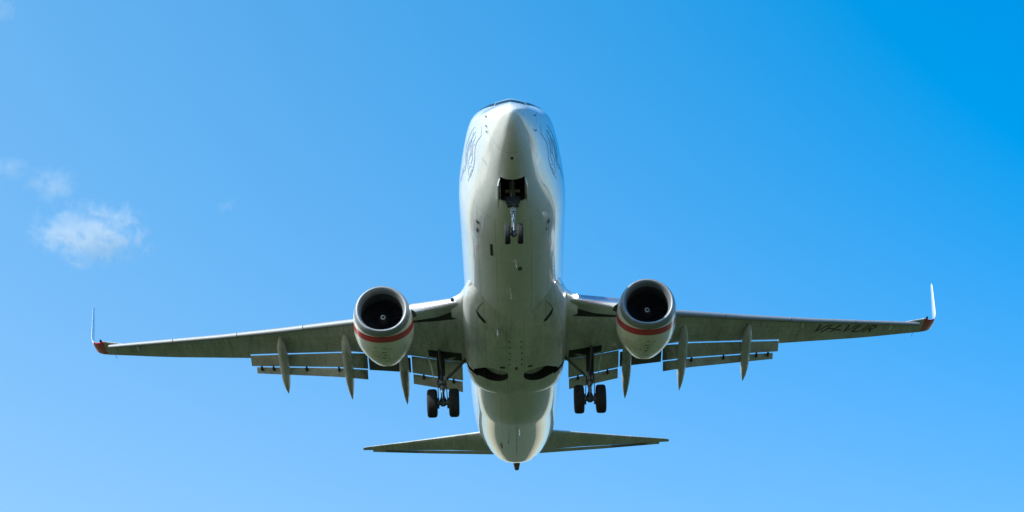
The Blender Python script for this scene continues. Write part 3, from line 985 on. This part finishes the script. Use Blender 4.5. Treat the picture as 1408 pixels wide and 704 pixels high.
def main_gear(s):
    top = Vector((s * 2.98, 19.75, -0.80))
    ax = Vector((s * 2.89, 19.62, -3.03))
    mid = top.lerp(ax, 0.62)
    g = G().tube([top, top.lerp(ax, 0.3), mid, mid.lerp(ax, 0.08)], [0.165, 0.155, 0.14, 0.11], 20)
    g.tube([top + Vector((0, -0.35, 0.02)), top + Vector((0, 0.35, 0.02))], 0.10, 12)
    o = g.build('main_landing_gear', MAT['grease'], air)
    G().tube([mid, ax], 0.075, 16).build('piston', MAT['chrome'], o)
    G().tube([ax + Vector((-0.50, 0, 0)), ax + Vector((0.50, 0, 0))], 0.085, 14).tube([ax + Vector((0, 0, 0.18)), ax + Vector((0, 0, -0.11))], [0.11, 0.10], 14).build('axle', MAT['grease'], o)
    for q in (-1, 1):
        c = ax + Vector((q * 0.43, 0, 0))
        g = G()
        tyre(g, c, 0.565, 0.40)
        t_ = g.build('tyre', MAT['tyre'], o, angle=25)
        G().lathe([(-0.15, 0.05), (-0.14, 0.26), (-0.10, 0.285), (0.10, 0.285), (0.14, 0.26), (0.15, 0.05)], c, 'X', 32).build('wheel_hub', MAT['strut'], o)
        G().lathe([(-0.09, 0.12), (-0.085, 0.215), (0.085, 0.215), (0.09, 0.12)], c - Vector((q * 0.19, 0, 0)), 'X', 24).build('brake_pack', MAT['grease'], o)
    # torque links behind the leg
    a, b, k = mid + Vector((0, 0.1, 0.02)), ax + Vector((0, 0.08, 0.12)), (mid + ax) / 2 + Vector((0, 0.38, 0.1))
    g = G()
    for dx in (-0.06, 0.06):
        g.tube([a + Vector((dx * 2, 0, 0)), k + Vector((dx * 0.4, 0, 0))], [0.035, 0.025], 8)
        g.tube([b + Vector((dx * 2, 0, 0)), k + Vector((dx * 0.4, 0, 0))], [0.035, 0.025], 8)
    g.build('torque_link', MAT['grease'], o)
    # side brace to the fuselage, drag brace, actuator
    kn = mid + Vector((-s * 0.55, -0.1, 0.52))
    g = G().tube([mid + Vector((-s * 0.08, 0, 0.08)), kn], [0.055, 0.05], 10).tube([kn, (s * 1.85, 19.45, -1.15)], [0.055, 0.06], 10)
    g.build('side_brace', MAT['grease'], o)
    G().tube([mid + Vector((0, -0.05, 0.25)), top + Vector((s * 0.05, -0.65, -0.05))], [0.05, 0.06], 10).build('drag_brace', MAT['grease'], o)
    G().tube([top + Vector((-s * 0.2, 0.1, -0.3)), top + Vector((-s * 0.95, 0.1, -0.05))], [0.05, 0.07], 10).build('actuator', MAT['strut'], o)
    # hoses and collar fittings
    g = G()
    for dx, dy in ((0.11, -0.12), (-0.11, -0.13), (0.02, -0.16)):
        g.tube([top.lerp(ax, 0.25) + Vector((dx, dy, 0)), top.lerp(ax, 0.5) + Vector((dx * 1.2, dy - 0.02, 0)), top.lerp(ax, 0.72) + Vector((dx * 1.5, dy - 0.07, 0)), top.lerp(ax, 0.93) + Vector((dx * 1.6, dy * 0.7, 0))], 0.018, 6)
    g.build('hydraulic_hose', MAT['black'], o)
    g = G().lathe([(-0.06, 0.15), (-0.05, 0.185), (0.05, 0.185), (0.06, 0.15)], mid, 'Z', 18)
    g.box(mid + Vector((s * 0.14, -0.05, 0.06)), (0.16, 0.14, 0.16)).box(mid + Vector((-s * 0.12, -0.12, 0.16)), (0.12, 0.1, 0.2)).box(mid + Vector((0, -0.13, -0.22)), (0.13, 0.08, 0.14))
    g.build('collar', MAT['strut'], o)
    # leg door carried outboard on the strut, curved fairing plate above it
    dr = []
    for i in range(9):
        u = i / 8
        dr.append([(s * (3.24 + 0.16 * u * 0 + 0.22 * (1 - u) ** 2), 19.35, -1.05 - 1.15 * u), (s * (3.24 + 0.22 * (1 - u) ** 2), 20.0, -1.05 - 1.15 * u), (s * (3.265 + 0.22 * (1 - u) ** 2), 20.0, -1.05 - 1.15 * u), (s * (3.265 + 0.22 * (1 - u) ** 2), 19.35, -1.05 - 1.15 * u)])
    G().loft(dr).build('leg_door', MAT['wing'], o, angle=30)
    # bay the leg folds into is painted as a dark sheet below
    return o
for s in (-1, 1):
    main_gear(s)
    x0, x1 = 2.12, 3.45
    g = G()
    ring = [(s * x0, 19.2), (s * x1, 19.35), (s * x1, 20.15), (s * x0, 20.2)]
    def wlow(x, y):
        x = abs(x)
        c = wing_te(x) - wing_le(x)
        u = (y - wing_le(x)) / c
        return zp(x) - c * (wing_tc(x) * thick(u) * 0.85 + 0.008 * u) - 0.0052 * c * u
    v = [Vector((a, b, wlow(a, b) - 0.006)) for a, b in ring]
    g.loft([v, [p + Vector((0, 0, 0.02)) for p in v]]).build('gear_bay_shade', MAT['dark'], wings[s], smooth=False)  # flat dark sheet on the wing skin paints the shade of the open bay

def nose_gear():
    top, ax = Vector((0, 3.72, -1.35)), Vector((0, 4.04, -3.13))
    mid = top.lerp(ax, 0.62)
    g = G().tube([top, mid], [0.105, 0.095], 18).lathe([(-0.07, 0.09), (-0.06, 0.15), (0.06, 0.15), (0.07, 0.09)], top.lerp(ax, 0.45), 'Z', 18)
    o = g.build('nose_landing_gear', MAT['strut'], air)
    G().tube([mid, ax], 0.055, 14).build('piston', MAT['chrome'], o)
    G().tube([ax + Vector((-0.27, 0, 0)), ax + Vector((0.27, 0, 0))], 0.05, 12).tube([ax + Vector((0, 0, 0.14)), ax + Vector((0, 0, -0.08))], 0.075, 12).build('axle', MAT['grease'], o)
    for q in (-1, 1):
        c = ax + Vector((q * 0.215, 0, 0))
        g = G()
        tyre(g, c, 0.345, 0.20)
        g.build('tyre', MAT['tyre'], o, angle=25)
        G().lathe([(-0.075, 0.03), (-0.07, 0.155), (-0.05, 0.175), (0.05, 0.175), (0.07, 0.155), (0.075, 0.03)], c, 'X', 28).build('wheel_hub', MAT['strut'], o)
    a, b, k = mid + Vector((0, -0.08, 0)), ax + Vector((0, -0.06, 0.1)), (mid + ax) / 2 + Vector((0, -0.27, 0.06))
    g = G()
    for dx in (-0.04, 0.04):
        g.tube([a + Vector((dx * 1.6, 0, 0)), k + Vector((dx * 0.4, 0, 0))], [0.026, 0.02], 8)
        g.tube([b + Vector((dx * 1.6, 0, 0)), k + Vector((dx * 0.4, 0, 0))], [0.026, 0.02], 8)
    g.build('torque_link', MAT['strut'], o)
    # steering collar, taxi light, drag strut
    g = G().box(top.lerp(ax, 0.36) + Vector((0, -0.04, 0)), (0.46, 0.24, 0.16)).box(top.lerp(ax, 0.40) + Vector((0, -0.12, -0.10)), (0.40, 0.14, 0.20))
    g.build('steering_unit', MAT['black'], o, smooth=False)
    G().lathe([(-0.02, 0.02), (-0.01, 0.085), (0.06, 0.09), (0.12, 0.05)], top.lerp(ax, 0.56) + Vector((0, -0.16, 0)), 'Y', 18).build('taxi_light', MAT['strut'], o)
    G().tube([top.lerp(ax, 0.4), (0.02, 2.75, -1.15)], [0.05, 0.06], 10).build('drag_strut', MAT['grease'], o)
    G().box((0, 3.70, -1.70), (0.5, 0.10, 0.07)).build('lock_link', MAT['strut'], o, smooth=False)
    # the two bay doors hang open along the sides of the bay
    for s in (-1, 1):
        rr = []
        for i in range(9):
            u = i / 8
            y = 2.68 + (4.08 - 2.68) * u
            zt = fus(y, R(13)).z + 0.01
            dpt = 0.42 * (1 - 0.35 * abs(2 * u - 1) ** 4)
            rr.append([(s * 0.44, y, zt), (s * 0.49, y, zt - dpt * 0.5), (s * 0.51, y, zt - dpt), (s * 0.475, y, zt - dpt), (s * 0.455, y, zt - dpt * 0.5), (s * 0.412, y, zt)])
        G().loft(rr).build('gear_door', MAT['white'], o, angle=30)
nose_gear()

# ------------------------------------------------------------------ tail
def stabiliser(s):
    rr, re = [], []
    for x, le, te, z in ((0.7, 33.2, 36.2, 0.97), (1.8, 34.0, 36.5, 1.13), (3.0, 34.8, 36.75, 1.30), (5.0, 36.05, 37.25, 1.555), (7.0, 37.25, 37.7, 1.80), (7.2, 37.42, 37.74, 1.82)):
        rr.append(section(Vector((s * x, le, z - 0.05)), (te - le), 0.10 if x < 7.1 else 0.07, (0, 0, 1), R(-2.0), te=0.03))
    o = G().loft(rr).build('horizontal_stabiliser', MAT['wing'], air, angle=30)
    for x, te, c in ((1.0, 36.26, 0.36), (4.0, 36.96, 0.32), (6.75, 37.62, 0.20)):
        z = 0.97 + 0.125 * (x - 0.7) + 0.015
        re.append(section(Vector((s * x, te + 0.0, z - 0.02)), c, 0.11, (0, 0, 1), R(5), te=0.02))
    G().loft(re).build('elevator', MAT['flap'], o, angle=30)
    return o
for s in (-1, 1):
    stabiliser(s)
def fin():
    rr = []
    for z, le, te in ((1.7, 30.6, 37.3), (2.2, 31.3, 37.35), (4.0, 32.9, 37.8), (6.5, 35.1, 38.6), (8.9, 37.2, 39.3), (9.05, 37.5, 39.3)):
        rr.append(section(Vector((0, le, z)), te - le, 0.09, (1, 0, 0), 0, te=0.008))
    G().loft(rr).build('tail_fin', MAT['red'], air, angle=30)
fin()

# ------------------------------------------------------------------ clouds
def cloud_mat(name, dens, scale, seed, lo, hi):
    m = bpy.data.materials.new(name)
    m.use_nodes = True
    t = m.node_tree
    t.nodes.clear()
    out = N(t, 'ShaderNodeOutputMaterial')
    pv = N(t, 'ShaderNodeVolumePrincipled')
    pv.inputs['Color'].default_value = (0.97, 0.97, 0.97, 1)
    pv.inputs['Anisotropy'].default_value = 0.0
    tc = N(t, 'ShaderNodeTexCoord')
    v = tc.outputs['Object']
    ln = N(t, 'ShaderNodeVectorMath', operation='LENGTH')
    t.links.new(v, ln.inputs[0])
    fall = M2(t, 'MULTIPLY', M2(t, 'POWER', ln.outputs['Value'], 1.8), 0.40)
    mp = N(t, 'ShaderNodeMapping')
    mp.inputs['Location'].default_value = (seed, seed * 1.7, -seed)
    mp.inputs['Scale'].default_value = (1.0, 0.8, 0.62)
    mp.inputs['Rotation'].default_value = (0, R(28), 0)
    t.links.new(v, mp.inputs[0])
    n = N(t, 'ShaderNodeTexNoise')
    n.inputs['Scale'].default_value = scale
    n.inputs['Detail'].default_value = 9
    n.inputs['Roughness'].default_value = 0.66
    n.inputs['Distortion'].default_value = 1.1
    t.links.new(mp.outputs[0], n.inputs['Vector'])
    d = ramp(t, M2(t, 'SUBTRACT', n.outputs['Fac'], fall), [(lo, (0,)), (hi, (1,))])
    t.links.new(M2(t, 'MULTIPLY', d, dens), pv.inputs['Density'])
    t.links.new(pv.outputs[0], out.inputs['Volume'])
    try:
        m.cycles.volume_step_rate = 0.15
    except Exception:
        pass
    return m

def cloud(px, py, rx, rz, label, dens, scale=2.2, seed=0.0, lo=0.22, hi=0.55, D=2600.0, tilt=0.0):
    """a lumpy cloud body at a real distance D m along the direction px, py names"""
    f = 3249.44
    d = Vector(((px - 704) / f, -(py - 352) / f, 1.0))
    wd = (CW.transposed() @ d).normalized()
    c = CAM + wd * D
    k = D / f
    bm = bmesh.new()
    bmesh.ops.create_icosphere(bm, subdivisions=3, radius=1.0)
    me = bpy.data.meshes.new('cloud')
    bm.to_mesh(me)
    bm.free()
    for p in me.polygons:
        p.use_smooth = True
    me.materials.append(cloud_mat('cloud_' + str(int(px)), dens, scale, seed, lo, hi))
    o = bpy.data.objects.new('cloud', me)
    col.objects.link(o)
    o.location = c
    o.scale = (rx * k, rz * k * 0.9, rz * k)
    o.rotation_euler = (ELEV, tilt, 0)
    o['label'] = label
    o['category'] = 'cloud'
    o['group'] = 'small wispy clouds in the sky'
    return o
cloud(125, 322, 128, 74, 'largest white wispy cloud, ragged and brightest, in the sky left of the airliner', 0.052, 4.6, 6.15, lo=0.37, hi=0.74, tilt=R(4))
cloud(70, 255, 58, 40, 'small faint cloud puff just above the largest ragged cloud', 0.022, 3.0, 7.7, lo=0.33, hi=0.70)
cloud(6, 232, 56, 26, 'small soft cloud cut by the left edge of the picture', 0.022, 1.8, 1.9, lo=0.30, hi=0.66)
cloud(310, 284, 24, 12, 'tiniest faint wisp of cloud, alone to the right of the other clouds', 0.02, 1.6, 5.2, lo=0.30, hi=0.68, tilt=R(-25))
cloud(2, 12, 34, 26, 'thin cloud wisp in the top left corner of the sky', 0.015, 1.8, 9.4, lo=0.30, hi=0.66)
